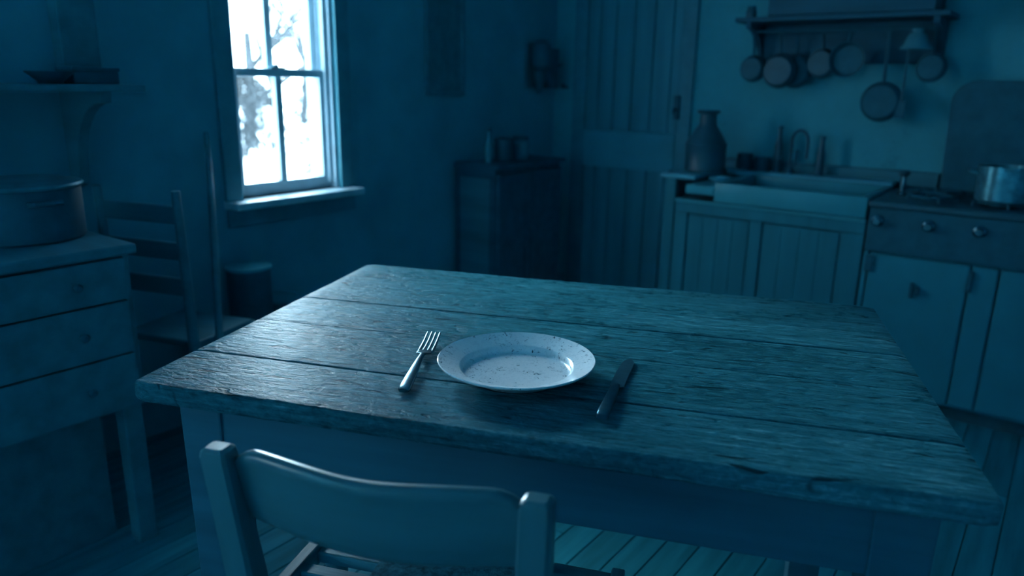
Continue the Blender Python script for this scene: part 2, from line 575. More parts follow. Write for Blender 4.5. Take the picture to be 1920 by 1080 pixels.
def plank_top(v0, v1, front, back, dz):
    """a board with softly worn, slightly uneven edges"""
    bm = bmesh.new()
    nu, nv = 64, 8
    th = 0.038
    fr = 0.005 if front else 0.0018
    bk = 0.005 if back else 0.0018
    top = [(v0 + fr + (v1 - bk - v0 - fr) * k / nv, 0.0) for k in range(nv + 1)]
    line = [(v0 + 0.005 if front else v0, -th)]
    if front:
        line = [(v0 + 0.012, -th), (v0 + 0.003, -th + 0.004), (v0, -th + 0.012)]
    line += [(v0 + fr - fr * math.cos(math.pi / 2 * k / 4), -fr + fr * math.sin(math.pi / 2 * k / 4)) for k in range(5)]
    line += top[1:-1]
    line += [(v1 - bk + bk * math.sin(math.pi / 2 * k / 4), -bk + bk * math.cos(math.pi / 2 * k / 4)) for k in range(5)]
    line += [(v1, -th)]
    rows = []
    for i in range(nu + 1):
        u = TL * i / nu
        e = 0.0
        if i == 0 or i == nu:
            e = -0.002
        if i == 0:
            u += 0.0
        row_ = []
        wob = (math.sin(u * 9 + v0 * 20) + math.sin(u * 23 + 1.3 + v0)) * 0.0007 + rnd.uniform(-.0006, .0006)
        for (v, z) in line:
            dv = 0.0
            if front and v < v0 + 0.02 and z > -0.02:
                dv = wob * 1.4
            if back and v > v1 - 0.02 and z > -0.02:
                dv = wob * 1.4
            if not front and v < v0 + 0.01:
                dv = wob * 0.6
            zz = TZ + z + dz
            if z > -0.001:
                zz += 0.0006 * math.sin(u * 5 + v * 17) + rnd.uniform(-.0002, .0002)
            # round the worn corners of the outer boards in plan
            cu = min(u, TL - u)
            cv = 0.0
            if front and cu < 0.02:
                cv = 0.006 * (1 - cu / 0.02) ** 2 * (1 if v < v0 + 0.03 else 0)
            if back and cu < 0.02:
                cv = -0.006 * (1 - cu / 0.02) ** 2 * (1 if v > v1 - 0.03 else 0)
            row_.append(bm.verts.new((u, v + dv + cv, zz + (e if z > -0.012 else -e * 0.5))))
        rows.append(row_)
    # short bevel ring at both ends
    n = len(line)
    for a, b in zip(rows, rows[1:]):
        for k in range(n - 1):
            bm.faces.new((a[k], a[k + 1], b[k + 1], b[k]))
        bm.faces.new((a[n - 1], a[0], b[0], b[n - 1]))
    bm.faces.new(rows[0])
    bm.faces.new(rows[-1][::-1])
    return bm


for i in range(5):
    a = seams[i] + gaps[i] / 2
    b = seams[i + 1] - gaps[i + 1] / 2
    obj('tabletop_plank', plank_top(a, b, i == 0, i == 4, (-0.0006, 0.0, -0.0008, 0.0003, 0)[i]), 'table', tab, smooth=50)
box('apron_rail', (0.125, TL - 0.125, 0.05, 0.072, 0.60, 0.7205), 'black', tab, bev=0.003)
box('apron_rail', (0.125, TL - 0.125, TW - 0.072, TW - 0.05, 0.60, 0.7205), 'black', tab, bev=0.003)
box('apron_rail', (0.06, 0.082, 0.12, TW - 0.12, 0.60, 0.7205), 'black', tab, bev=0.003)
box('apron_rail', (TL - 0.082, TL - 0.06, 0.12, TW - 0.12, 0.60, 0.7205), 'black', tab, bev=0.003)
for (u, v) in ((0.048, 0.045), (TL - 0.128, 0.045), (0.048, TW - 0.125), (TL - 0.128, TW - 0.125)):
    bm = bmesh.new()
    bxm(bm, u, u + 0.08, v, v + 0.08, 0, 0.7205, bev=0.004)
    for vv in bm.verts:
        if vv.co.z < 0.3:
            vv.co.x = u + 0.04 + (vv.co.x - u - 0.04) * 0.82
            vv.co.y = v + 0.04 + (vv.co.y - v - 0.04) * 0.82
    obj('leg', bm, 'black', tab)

Tm = Matrix.Translation((-1.163, 0.526, 0)) @ Matrix.Rotation(TA, 4, 'Z')


def on_table(u, v, z=TZ):
    return Tm @ Vector((u, v, z))


# plate
pr = 0.1325
prof = [(0, 0.0035), (0.060, 0.0035), (0.064, 0.0), (0.076, 0.0), (0.080, 0.003), (0.092, 0.0110), (0.103, 0.0158), (0.128, 0.0265), (0.1318, 0.0290),
        (0.1325, 0.0310), (0.1312, 0.0322), (0.1280, 0.0308), (0.104, 0.0218), (0.0975, 0.0194), (0.0950, 0.0182), (0.0920, 0.0125), (0.0895, 0.0092), (0.085, 0.0076), (0.04, 0.0072), (0, 0.0070)]
pc = on_table(0.590, 0.214, TZ + 0.001)
pl = lathe('dinner_plate', prof, 'plate', seg=96, loc=pc, smooth=60)
tag(pl, 'pale speckled enamel dinner plate lying empty between fork and knife', 'plate')

# fork: local x = along the handle towards the tines
fk_a, fk_b = on_table(0.440, 0.087), on_table(0.394, 0.338)
fdir = fk_b - fk_a
fL = 0.255
fork = thing('fork', 'steel four-tined fork lying left of the plate', 'fork', (fk_a.x, fk_a.y, TZ + 0.001), math.atan2(fdir.y, fdir.x))


def strip(stations, seg_w=4):
    """flat bar from stations (x, half_width, z_mid, half_thick) with a rounded section"""
    bm = bmesh.new()
    rings = []
    for (x, w, z, t, yc) in stations:
        ring = []
        for k in range(12):
            a = 2 * math.pi * k / 12
            cx, sy = math.cos(a), math.sin(a)
            ring.append(bm.verts.new((x, yc + w * (abs(cx) ** 0.6) * (1 if cx >= 0 else -1), z + t * (abs(sy) ** 0.7) * (1 if sy >= 0 else -1))))
        rings.append(ring)
    for a, b in zip(rings, rings[1:]):
        for k in range(12):
            bm.faces.new((a[k], a[(k + 1) % 12], b[(k + 1) % 12], b[k]))
    bm.faces.new(rings[0][::-1])
    bm.faces.new(rings[-1])
    return bm


obj('handle', strip([(0.0, 0.0075, 0.004, 0.0030, 0), (0.003, 0.0098, 0.0045, 0.0042, 0), (0.02, 0.0100, 0.005, 0.0044, 0), (0.06, 0.0088, 0.0072, 0.0040, 0), (0.10, 0.0066, 0.0098, 0.0034, 0),
                     (0.130, 0.0048, 0.0115, 0.0030, 0), (0.148, 0.0044, 0.0112, 0.0026, 0)]), 'steel', fork, smooth=50)
obj('head', strip([(0.146, 0.0046, 0.0112, 0.0026, 0), (0.153, 0.0055, 0.0100, 0.0020, 0), (0.157, 0.0135, 0.0090, 0.0016, 0), (0.166, 0.0148, 0.0076, 0.0014, 0), (0.178, 0.0150, 0.0070, 0.0013, 0)]), 'steel', fork, smooth=50)
for k in range(4):
    yc = -0.0123 + 0.0082 * k
    sp = 0.97
    obj('tine', strip([(0.176, 0.0027, 0.0070, 0.0013, yc), (0.200, 0.0025, 0.0078, 0.0013, yc * 0.99), (0.225, 0.0021, 0.0105, 0.0012, yc * sp), (0.246, 0.0016, 0.0145, 0.0010, yc * sp), (fL, 0.0006, 0.0168, 0.0006, yc * sp)]), 'steel', fork, smooth=50)

# knife
kn_a, kn_b = on_table(0.755, 0.084), on_table(0.764, 0.344)
kdir = kn_b - kn_a
knife = thing('table_knife', 'dark steel table knife lying right of the plate', 'knife', (kn_a.x, kn_a.y, TZ + 0.001), math.atan2(kdir.y, kdir.x))
obj('handle', strip([(0.0, 0.0070, 0.0050, 0.0040, 0), (0.003, 0.0090, 0.0055, 0.0050, 0), (0.02, 0.0094, 0.0056, 0.0052, 0), (0.08, 0.0082, 0.0056, 0.0050, 0), (0.112, 0.0070, 0.0056, 0.0046, 0), (0.124, 0.0062, 0.0054, 0.0042, 0)]), 'knifem', knife, smooth=50)
bm = bmesh.new()
up = [(0.122, 0.006), (0.128, 0.0105), (0.16, 0.0108), (0.20, 0.0105), (0.235, 0.0085), (0.252, 0.004), (0.258, -0.003)]
dn = [(0.122, -0.006), (0.126, -0.0125), (0.15, -0.0118), (0.19, -0.0120), (0.22, -0.0125), (0.242, -0.0115), (0.254, -0.008)]
prismm(bm, up + dn[::-1], 'z', 0.0010, 0.0036)
obj('blade', bm, 'knifem', knife)

# ---------------------------------------------------------------- near chair (frame is the table's frame)
ch = thing('dining_chair', 'brown wooden chair with broad curved backrest pushed up to the near table edge', 'chair', on_table(0.5245, 0.0, 0), TA)
# chair-local: x along the table edge, y towards the table
for s in (-1, 1):
    bm = bmesh.new()
    st = []
    for z, yy, xx, wx, wy in ((0.0, -0.215, 0.175, 0.016, 0.018), (0.22, -0.190, 0.178, 0.019, 0.021), (0.44, -0.178, 0.185, 0.022, 0.022), (0.60, -0.186, 0.195, 0.021, 0.020), (0.72, -0.199, 0.201, 0.0195, 0.0175), (0.785, -0.207, 0.204, 0.019, 0.0165)):
        st.append((z, yy, xx * s, wx, wy))
    rings = []
    for z, yy, xx, wx, wy in st + [(0.793, -0.2075, 0.204 * s, 0.0172, 0.0150), (0.7975, -0.208, 0.204 * s, 0.012, 0.0100)]:
        rings.append([bm.verts.new((xx + a * wx, yy + b * wy, z)) for a, b in ((-1, -.72), (-.78, -1), (.78, -1), (1, -.72), (1, .72), (.78, 1), (-.78, 1), (-1, .72))])
    for a, b in zip(rings, rings[1:]):
        for k in range(8):
            bm.faces.new((a[k], a[(k + 1) % 8], b[(k + 1) % 8], b[k]))
    bm.faces.new(rings[0][::-1])
    bm.faces.new(rings[-1])
    obj('back_post', bm, 'chair', ch, smooth=30)
# curved back panel
bm = bmesh.new()
N = 28
grid = []
for i in range(N + 1):
    t = -1 + 2 * i / N
    xx = 0.186 * t
    yb = -0.196 - 0.033 * (1 - t * t) ** 1.4
    edge = max(0.0, (abs(t) - 0.80) / 0.20)
    ztop = 0.795 + 0.0012 * (1 - math.cos(2 * math.pi * t)) - 0.016 * edge ** 2
    zbot = 0.683 + 0.004 * t * t
    th = 0.0095
    sec = []
    for (z, o) in ((zbot + 0.004, -th), (zbot, -th * 0.5), (zbot, th * 0.5), (zbot + 0.004, th)):
        sec.append((z, o + 0.018))
    for k in range(1, 6):
        z = zbot + (ztop - zbot) * k / 6
        sec.append((z, th + 0.018 * (1 - k / 6)))
    for (z, o) in ((ztop - 0.006, th), (ztop - 0.001, th * 0.55), (ztop, 0), (ztop - 0.001, -th * 0.55), (ztop - 0.006, -th)):
        sec.append((z, o))
    for k in range(5, 0, -1):
        z = zbot + (ztop - zbot) * k / 6
        sec.append((z, -th + 0.018 * (1 - k / 6)))
    grid.append([bm.verts.new((xx, yb + o, z)) for z, o in sec])
n = len(grid[0])
for a, b in zip(grid, grid[1:]):
    for k in range(n):
        bm.faces.new((a[k], a[(k + 1) % n], b[(k + 1) % n], b[k]))
bm.faces.new(grid[0][::-1])
bm.faces.new(grid[-1])
obj('backrest', bm, 'chairx', ch, smooth=60)
# seat frame and slats
for s in (-1, 1):
    bm = bmesh.new()
    bxm(bm, min(s * 0.250, s * 0.272), max(s * 0.250, s * 0.272), -0.185, 0.172, 0.418, 0.455, bev=0.003)
    obj('side_rail', bm, 'slaty', ch)
    bm = bmesh.new()
    tubem(bm, [(s * 0.256, 0.155, 0.0), (s * 0.258, 0.155, 0.25), (s * 0.259, 0.155, 0.418)], [0.015, 0.020, 0.021], 10)
    obj('front_leg', bm, 'chair', ch, smooth=40)
    bm = bmesh.new()
    tubem(bm, [(s * 0.18, -0.19, 0.17), (s * 0.215, -0.02, 0.17), (s * 0.249, 0.155, 0.17)], [0.009, 0.012, 0.009], 8)
    obj('stretcher', bm, 'slaty', ch, smooth=40)
box('front_rail', (-0.25, 0.25, 0.14, 0.17, 0.405, 0.445), 'slat', ch, bev=0.003)
box('rear_rail', (-0.25, 0.25, -0.158, -0.138, 0.405, 0.445), 'slat', ch, bev=0.003)
for yc, hw in ((-0.10, 0.25), (-0.035, 0.25), (0.033, 0.25), (0.090, 0.25)):
    box('seat_slat', (-hw, hw, yc - 0.0135, yc + 0.0135, 0.425, 0.446), 'slat', ch, bev=0.003)
bm = bmesh.new()
prismm(bm, [(-0.125, -0.13), (0.125, -0.13), (0.15, 0.135), (-0.128, 0.135)], 'z', 0.4465, 0.462)
bmesh.ops.bevel(bm, geom=bm.edges[:], offset=0.004, segments=2, affect='EDGES')
obj('seat_panel', bm, 'weave', ch)

# ---------------------------------------------------------------- door in the back wall
dr = bpy.data.objects.new('door_1', None)
COL.objects.link(dr)
dr.location = (-2.345, YB, 0)
struct(dr, 'boarded door with broad middle rail beside the sink')
DW, DH = 0.72, 1.95
box('casing', (0.0, 0.085, -0.024, 0.0, 0, DH + 0.06), 'trim', dr, bev=0.003)
box('casing', (DW - 0.075, DW, -0.024, 0.0, 0, DH + 0.06), 'trim', dr, bev=0.003)
box('head_casing', (0.085, DW - 0.075, -0.024, 0.0, DH - 0.02, DH + 0.06), 'trim', dr, bev=0.003)
xs = [0.085, 0.163, 0.26, 0.37, 0.485, 0.592, 0.645]
for a, b in zip(xs, xs[1:]):
    box('door_plank', (a + 0.003, b - 0.003, -0.016, 0.0, 0.995, DH - 0.02), 'door', dr, bev=0.003)
    box('door_plank', (a + 0.003, b - 0.003, -0.016, 0.0, 0.01, 0.79), 'door', dr, bev=0.003)
box('middle_rail', (0.087, 0.643, -0.03, 0.0, 0.79, 0.993), 'wall', dr, bev=0.005)
lt = box('latch', (0.632, 0.662, -0.042, -0.024, 1.07, 1.19), 'iron', dr, bev=0.004)
tube('thumb_piece', [(0.647, -0.042, 1.12), (0.647, -0.070, 1.125), (0.647, -0.075, 1.10)], 0.006, 'iron', lt, 8)
bm = bmesh.new()
tubem(bm, [(0, 0, 0), (0, -0.02, 0), (0, -0.04, 0.006)], [0.008, 0.006, 0.007], 10)
lathem(bm, [(0, -0.014), (0.011, -0.008), (0.014, 0.0), (0.011, 0.008), (0, 0.014)], 14, (0, -0.045, 0.008))
tag(obj('coat_peg', bm, 'iron', loc=(-2.395, YB, 1.222), smooth=40), 'small dark coat peg on the wall strip left of the door', 'peg')

# ---------------------------------------------------------------- sink unit
FY = 3.108
sc = thing('sink_cabinet', 'painted boarded cabinet under the white sink', 'cabinet', (0, 0, 0))
box('carcass', (-1.40, -0.615, FY + 0.022, 3.66, 0.06, 0.752), 'sub', sc)
box('toe_kick', (-1.40, -0.615, FY + 0.05, FY + 0.07, 0.0, 0.06), 'sub', sc)
box('top_rail', (-1.412, -0.612, FY, FY + 0.022, 0.690, 0.752), 'cab', sc, bev=0.003)
box('bottom_rail', (-1.352, -0.698, FY, FY + 0.022, 0.03, 0.10), 'cab', sc, bev=0.003)
box('moulding', (-1.412, -0.612, FY - 0.010, FY, 0.738, 0.752), 'sink', sc, bev=0.003)
for a, b in ((-1.412, -1.352), (-1.066, -1.014), (-0.698, -0.612)):
    box('stile', (a, b, FY, FY + 0.022, 0.10 if a > -1.3 and a < -0.8 else 0.03, 0.688), 'cab', sc, bev=0.003)
for a, b, k in ((-1.350, -1.068, 4), (-1.012, -0.700, 4)):
    d = box('door', (a + 0.002, b - 0.002, FY + 0.010, FY + 0.020, 0.105, 0.684), 'cab', sc)
    w = (b - a - 0.008) / k
    for i in range(k):
        box('plank', (a + 0.004 + i * w + 0.001, a + 0.004 + (i + 1) * w - 0.001, FY + 0.005, FY + 0.010, 0.105, 0.684), 'cab', d, bev=0.0015)
box('side_post', (-1.50, -1.455, 3.19, 3.235, 0.0, 0.827), 'cab', sc, bev=0.003)
box('side_panel', (-1.50, -1.475, 3.235, 3.66, 0.10, 0.827), 'door', sc, bev=0.002)

wt = thing('worktop', 'wooden worktop with overhanging end under the milk can', 'worktop', (0, 0, 0))
box('board', (-1.535, -1.362, 3.185, 3.655, 0.828, 0.850), 'topwood', wt, bev=0.004)
box('board', (-1.360, -0.615, 3.545, 3.655, 0.828, 0.850), 'topwood', wt, bev=0.004)
tag(box('splashback_board', (-1.535, -0.46, 3.657, 3.70, 0.828, 0.892), 'dark', None, bev=0.003), 'narrow dark splashback board along the plaster wall behind the sink', 'splashback')

sk = thing('butler_sink', 'shallow white stoneware sink with draining slab at its left', 'sink', (0, 0, 0))
bm = bmesh.new()
x0, x1, y0, y1, zt, zb, wl = -1.228, -0.612, FY - 0.022, 3.540, 0.838, 0.756, 0.026
for d in ((x0, x1, y0, y0 + wl, zb, zt), (x0, x1, y1 - wl, y1, zb, zt), (x0, x0 + wl, y0 + wl, y1 - wl, zb, zt), (x1 - wl, x1, y0 + wl, y1 - wl, zb, zt), (x0 + wl, x1 - wl, y0 + wl, y1 - wl, zb, zb + 0.018)):
    bxm(bm, *d, bev=0.005)
obj('basin', bm, 'sink', sk, smooth=40)
box('draining_slab', (-1.362, -1.230, FY - 0.018, 3.540, 0.779, 0.820), 'sink', sk, bev=0.006)
lathe('drain', [(0, 0.774), (0.022, 0.774), (0.024, 0.777), (0.018, 0.778), (0, 0.776)], 'iron', sk, 20, (-0.90, 3.33, 0))

# gooseneck tap and the bottles behind the sink
tp = thing('gooseneck_tap', 'dark gooseneck tap rising behind the white sink', 'tap', (-1.075, 3.60, 0.850))
lathe('base', [(0, 0), (0.022, 0), (0.022, 0.008), (0.013, 0.016), (0.012, 0.03), (0, 0.03)], 'iron', tp, 18)
pts = [(0, 0, 0.02), (0, 0, 0.15)]
for k in range(1, 13):
    a = math.pi * k / 12
    pts.append((0.042 - 0.042 * math.cos(a), -0.02 * (1 - math.cos(a)), 0.15 + 0.050 * math.sin(a)))
pts.append((0.085, -0.042, 0.075))
tube('spout', pts, 0.0075, 'gcan', tp, 10)
tube('handle', [(0.0, 0.0, 0.03), (0.030, -0.015, 0.04), (0.032, -0.018, 0.105), (0.030, -0.018, 0.112)], [0.007, 0.007, 0.010, 0.004], 'iron', tp, 10)


def bottle(name, label, cat, loc, prof, mat, cap=None, capmat='iron', group=None):
    t = thing(name, label, cat, loc, 0, group)
    lathe('body', prof, mat, t, 24)
    if cap:
        lathe('cap', cap, capmat, t, 20)
    return t


bottle('tall_bottle', 'slim dark bottle just left of the gooseneck tap', 'bottle', (-1.135, 3.605, 0.850),
       [(0, 0), (0.019, 0), (0.020, 0.004), (0.020, 0.12), (0.014, 0.15), (0.011, 0.165), (0.011, 0.20), (0, 0.20)], 'gcan', [(0, 0.2), (0.014, 0.2), (0.014, 0.215), (0, 0.217)])
bottle('slim_bottle', 'slim dark bottle standing alone right of the tap', 'bottle', (-0.940, 3.605, 0.850),
       [(0, 0), (0.017, 0), (0.018, 0.004), (0.018, 0.10), (0.012, 0.125), (0.010, 0.16), (0, 0.16)], 'gcan', [(0, 0.16), (0.013, 0.16), (0.013, 0.178), (0, 0.18)])

# milk can on the worktop
mc = thing('milk_can', 'dark metal milk can with flared neck on the worktop end', 'milk can', (-1.405, 3.385, 0.850))
lathe('body', [(0, 0), (0.091, 0), (0.095, 0.005), (0.096, 0.012), (0.094, 0.016), (0.094, 0.120), (0.096, 0.123), (0.096, 0.129), (0.092, 0.134), (0.070, 0.172), (0.047, 0.207), (0.041, 0.218), (0.038, 0.262), (0.034, 0.262), (0, 0.255)], 'gcan', mc, 40)
lathe('rim', [(0.036, 0.262), (0.052, 0.272), (0.054, 0.277), (0.051, 0.281), (0.040, 0.276), (0.034, 0.268)], 'gcan', mc, 40)


def mug(name, label, loc, r, h, mat, rotz=0.0, handle=True, cat='mug'):
    t = thing(name, label, cat, loc, rotz)
    w = 0.003
    lathe('body', [(0, 0), (r * 0.92, 0), (r, 0.006), (r, h - 0.004), (r + 0.0015, h), (r - w, h), (r - w, 0.008), (0, 0.008)], mat, t, 28)
    if handle:
        pts = [(r - 0.002, 0, h * 0.82), (r + 0.022, 0, h * 0.80), (r + 0.030, 0, h * 0.55), (r + 0.020, 0, h * 0.28), (r - 0.002, 0, h * 0.25)]
        tube('handle', pts, 0.0042, mat, t, 8)
    return t


mug('enamel_mug', 'dark enamel mug with bright glint beside the milk can', (-1.290, 3.598, 0.8505), 0.036, 0.078, 'gcan', R(-80))
mug('tin_cup', 'squat dark cup between the mug and the slim bottle', (-1.203, 3.600, 0.8505), 0.038, 0.064, 'gcan', R(-60), handle=False, cat='cup')
lathe_o = lathe('soap_dish', [(0, 0), (0.030, 0), (0.046, 0.012), (0.049, 0.018), (0.046, 0.018), (0.030, 0.006), (0, 0.005)], 'enamel', loc=(-1.295, 3.30, 0.8205), seg=28)
tag(lathe_o, 'small pale soap dish on the draining slab', 'dish')

# ---------------------------------------------------------------- stove
SX0, SX1 = -0.604, 0.16
st = thing('kitchen_stove', 'old enamel range with dark front panel and tall rounded back panel', 'stove', (0, 0, 0))
box('body', (SX0 + 0.004, SX1 - 0.004, FY + 0.020, 3.655, 0.06, 0.80), 'stovew', st, bev=0.003)
box('plinth', (SX0 + 0.01, SX1 - 0.01, FY + 0.055, 3.64, 0.0, 0.06), 'sub', st)
box('hob_top', (SX0 - 0.004, SX1 + 0.004, FY - 0.022, 3.57, 0.803, 0.826), 'gcan', st, bev=0.005)
fp = box('front_panel', (SX0, SX1, FY - 0.012, FY + 0.019, 0.632, 0.801), 'iron', st, bev=0.004)
for x_ in (-0.569, -0.395, -0.232, -0.06, 0.09):
    bm = bmesh.new()
    tubem(bm, [(x_, FY - 0.012, 0.752), (x_, FY - 0.024, 0.752), (x_, FY - 0.030, 0.752), (x_, FY - 0.046, 0.752)], [0.022, 0.021, 0.013, 0.012], 18)
    k_ = obj('knob', bm, 'steel', fp, smooth=40)
    box('pointer', (x_ - 0.003, x_ + 0.003, FY - 0.050, FY - 0.045, 0.742, 0.764), 'steel', k_, bev=0.001)
# oven and warming doors
for a, b in ((SX0 + 0.022, -0.241), (-0.235, -0.152), (-0.146, SX1 - 0.006)):
    d = box('oven_door', (a, b, FY - 0.002, FY + 0.019, 0.075, 0.622), 'stovew', st, bev=0.006)
    if a < -0.5:
        for z_ in (0.585, 0.16):
            box('hinge', (a - 0.012, a + 0.016, FY - 0.014, FY - 0.002, z_ - 0.035, z_ + 0.03), 'iron', d, bev=0.003)
        box('latch', (-0.425, -0.412, FY - 0.016, FY - 0.002, 0.47, 0.53), 'iron', d, bev=0.003)
        box('catch', (-0.404, -0.390, FY - 0.024, FY - 0.002, 0.485, 0.515), 'iron', d, bev=0.003)
    elif a < -0.2:
        box('hinge', (a - 0.008, a + 0.008, FY - 0.016, FY - 0.002, 0.525, 0.605), 'iron', d, bev=0.003)
box('corner_strip', (SX0, SX0 + 0.018, FY - 0.004, FY + 0.019, 0.065, 0.628), 'stovew', st, bev=0.003)
# back panel with rounded shoulders
o2 = []
bx0, bx1, bz0, bz1, rr = -0.452, 0.20, 0.827, 1.278, 0.085
o2 += [(bx0 + 0.012, bz0), (bx1, bz0), (bx1, bz1 - rr)]
o2 += [(bx1 - rr + rr * math.cos(a), bz1 - rr + rr * math.sin(a)) for a in [math.pi / 2 * k / 8 for k in range(1, 9)]]
o2 += [(bx0 + rr - rr * math.sin(a), bz1 - rr + rr * math.cos(a)) for a in [math.pi / 2 * k / 8 for k in range(0, 9)]]
bm = bmesh.new()
prismm(bm, o2, 'y', 3.575, 3.65)
bmesh.ops.bevel(bm, geom=[e for e in bm.edges if abs(e.verts[0].co.y - e.verts[1].co.y) < 1e-5 and e.verts[0].co.y < 3.6], offset=0.008, segments=2, affect='EDGES')
bp = obj('back_panel', bm, 'iron', st, smooth=40)
# burner grates
for gx, gy in ((-0.42, 3.26), (-0.20, 3.265), (0.02, 3.265), (-0.42, 3.45), (-0.20, 3.45)):
    bm = bmesh.new()
    ring = [(gx + 0.072 * math.cos(2 * math.pi * k / 24), gy + 0.072 * math.sin(2 * math.pi * k / 24), 0.842) for k in range(25)]
    tubem(bm, ring, 0.005, 6, caps=False)
    for k in range(4):
        a = math.pi / 2 * k + 0.4
        tubem(bm, [(gx + 0.02 * math.cos(a), gy + 0.02 * math.sin(a), 0.842), (gx + 0.088 * math.cos(a), gy + 0.088 * math.sin(a), 0.842), (gx + 0.090 * math.cos(a), gy + 0.09 * math.sin(a), 0.8262)], 0.005, 6)
    g_ = obj('burner_grate', bm, 'iron', st, smooth=40)
    lathe('burner_cap', [(0, 0.826), (0.030, 0.826), (0.032, 0.832), (0.022, 0.837), (0, 0.838)], 'iron', g_, 20, (gx, gy, 0))

# pot on the stove
pt = thing('saucepan', 'dented tin saucepan standing on the stove burner', 'saucepan', (-0.20, 3.265, 0.8475))
lathe('body', [(0, 0), (0.080, 0), (0.0845, 0.005), (0.0845, 0.112), (0.0845, 0.118), (0.0885, 0.121), (0.0885, 0.126), (0.082, 0.126), (0.081, 0.01), (0, 0.008)], 'tin', pt, 48)
for a in (R(10), R(190)):
    c, s = math.cos(a), math.sin(a)
    tube('handle', [(0.083 * c + 0.03 * s, 0.083 * s - 0.03 * c, 0.098), (0.112 * c + 0.028 * s, 0.112 * s - 0.028 * c, 0.104), (0.112 * c - 0.028 * s, 0.112 * s + 0.028 * c, 0.104), (0.083 * c - 0.03 * s, 0.083 * s + 0.03 * c, 0.098)], 0.0045, 'tin', pt, 8)

# gas pipe with flared valve at the back left of the hob
gv = thing('gas_valve', 'upright metal valve with flared cap at the stove corner', 'valve', (-0.545, 3.36, 0.8265))
lathe('pipe', [(0, 0), (0.018, 0), (0.018, 0.006), (0.0095, 0.012), (0.0085, 0.075), (0, 0.075)], 'steel', gv, 18)
lathe('cap', [(0, 0.072), (0.010, 0.072), (0.020, 0.082), (0.021, 0.092), (0.017, 0.097), (0, 0.098)], 'gcan', gv, 20)

# ---------------------------------------------------------------- wall shelf with hanging pans
sh = thing('wall_shelf', 'dark wooden pan shelf on the plaster wall above the sink', 'shelf', (0, 0, 0))
box('board', (-1.345, -0.485, 3.45, 3.70, 1.520, 1.540), 'black', sh, bev=0.003)
box('hook_rail', (-1.300, -0.520, 3.665, 3.70, 1.345, 1.520), 'black', sh, bev=0.003)
for bx_ in (-1.300, -0.545):
    o3 = [(3.70, 1.32), (3.70, 1.52), (3.47, 1.52), (3.475, 1.495)] + [(3.475 + 0.19 * math.sin(math.pi / 2 * k / 8), 1.495 - 0.165 * (1 - math.cos(math.pi / 2 * k / 8))) for k in range(1, 9)]
    bm = bmesh.new()
    prismm(bm, o3, 'x', bx_, bx_ + 0.022)
    obj('bracket', bm, 'black', sh)
rod = tube('hanging_rod', [(-1.30, 3.56, 1.485), (-0.52, 3.56, 1.485)], 0.006, 'iron', sh, 8)


def hanging_pan(name, label, x_, z_, r, hlen, mat, y_=3.56, depth=0.035, ax=1.0, face=1, cat='pan'):
    """pan hanging by its handle from the rod; its bottom faces the room when face = 1"""
    t = thing(name, label, cat, (x_, y_, z_))
    bm = bmesh.new()
    lathem(bm, [(0, 0), (r * 0.80, 0), (r * 0.86, 0.004), (r, depth), (r * 1.02, depth + 0.002), (r * 0.97, depth), (r * 0.83, 0.007), (0, 0.006)], 36)
    rot = Matrix.Rotation(R(-90) if face == 1 else R(90), 4, 'X')
    bmesh.ops.transform(bm, matrix=rot, verts=bm.verts[:])
    obj('bowl', bm, mat, t, smooth=35)
    yh = depth if face == 1 else -depth
    bm = bmesh.new()
    ztop = 1.485 - z_ + 0.010
    tubem(bm, [(0, yh * 0.9, r * 0.97), (0, yh * 0.7, r + (ztop - r) * 0.4), (0, 0.004, ztop - 0.026)], [0.008, 0.007, 0.006], 8)
    obj('handle', bm, mat, t, smooth=40)
    bm = bmesh.new()
    tubem(bm, [(0.0095 * math.cos(2 * math.pi * k / 14), 0.004, ztop - 0.0145 + 0.0125 * math.sin(2 * math.pi * k / 14)) for k in range(15)], 0.003, 6, caps=False)
    obj('hanging_ring', bm, 'iron', t, smooth=40)
    return t


hanging_pan('small_frying_pan', 'small dark round pan hanging at the left end of the pan shelf', -1.292, 1.322, 0.060, 0.1, 'iron')
hanging_pan('frying_pan', 'larger dark pan hanging second from the left under the shelf', -1.158, 1.312, 0.076, 0.1, 'gcan', y_=3.53)
hanging_pan('frying_pan', 'dark pan hanging partly hidden behind its larger neighbour on the left', -1.105, 1.312, 0.074, 0.1, 'iron', y_=3.595)
hanging_pan('milk_pan', 'dull grey pan hanging left of centre under the shelf', -0.985, 1.345, 0.064, 0.1, 'gcan', y_=3.57)
hanging_pan('round_pan', 'dark round pan with a pale rim in the middle of the shelf', -0.860, 1.358, 0.072, 0.1, 'iron', y_=3.55, face=-1)
hanging_pan('skillet', 'dark iron skillet hanging lowest below the shelf', -0.715, 1.186, 0.083, 0.2, 'iron', y_=3.55)
hanging_pan('oval_pan', 'dark pan hanging at the right end near the stove panel', -0.545, 1.328, 0.058, 0.1, 'iron', y_=3.56)

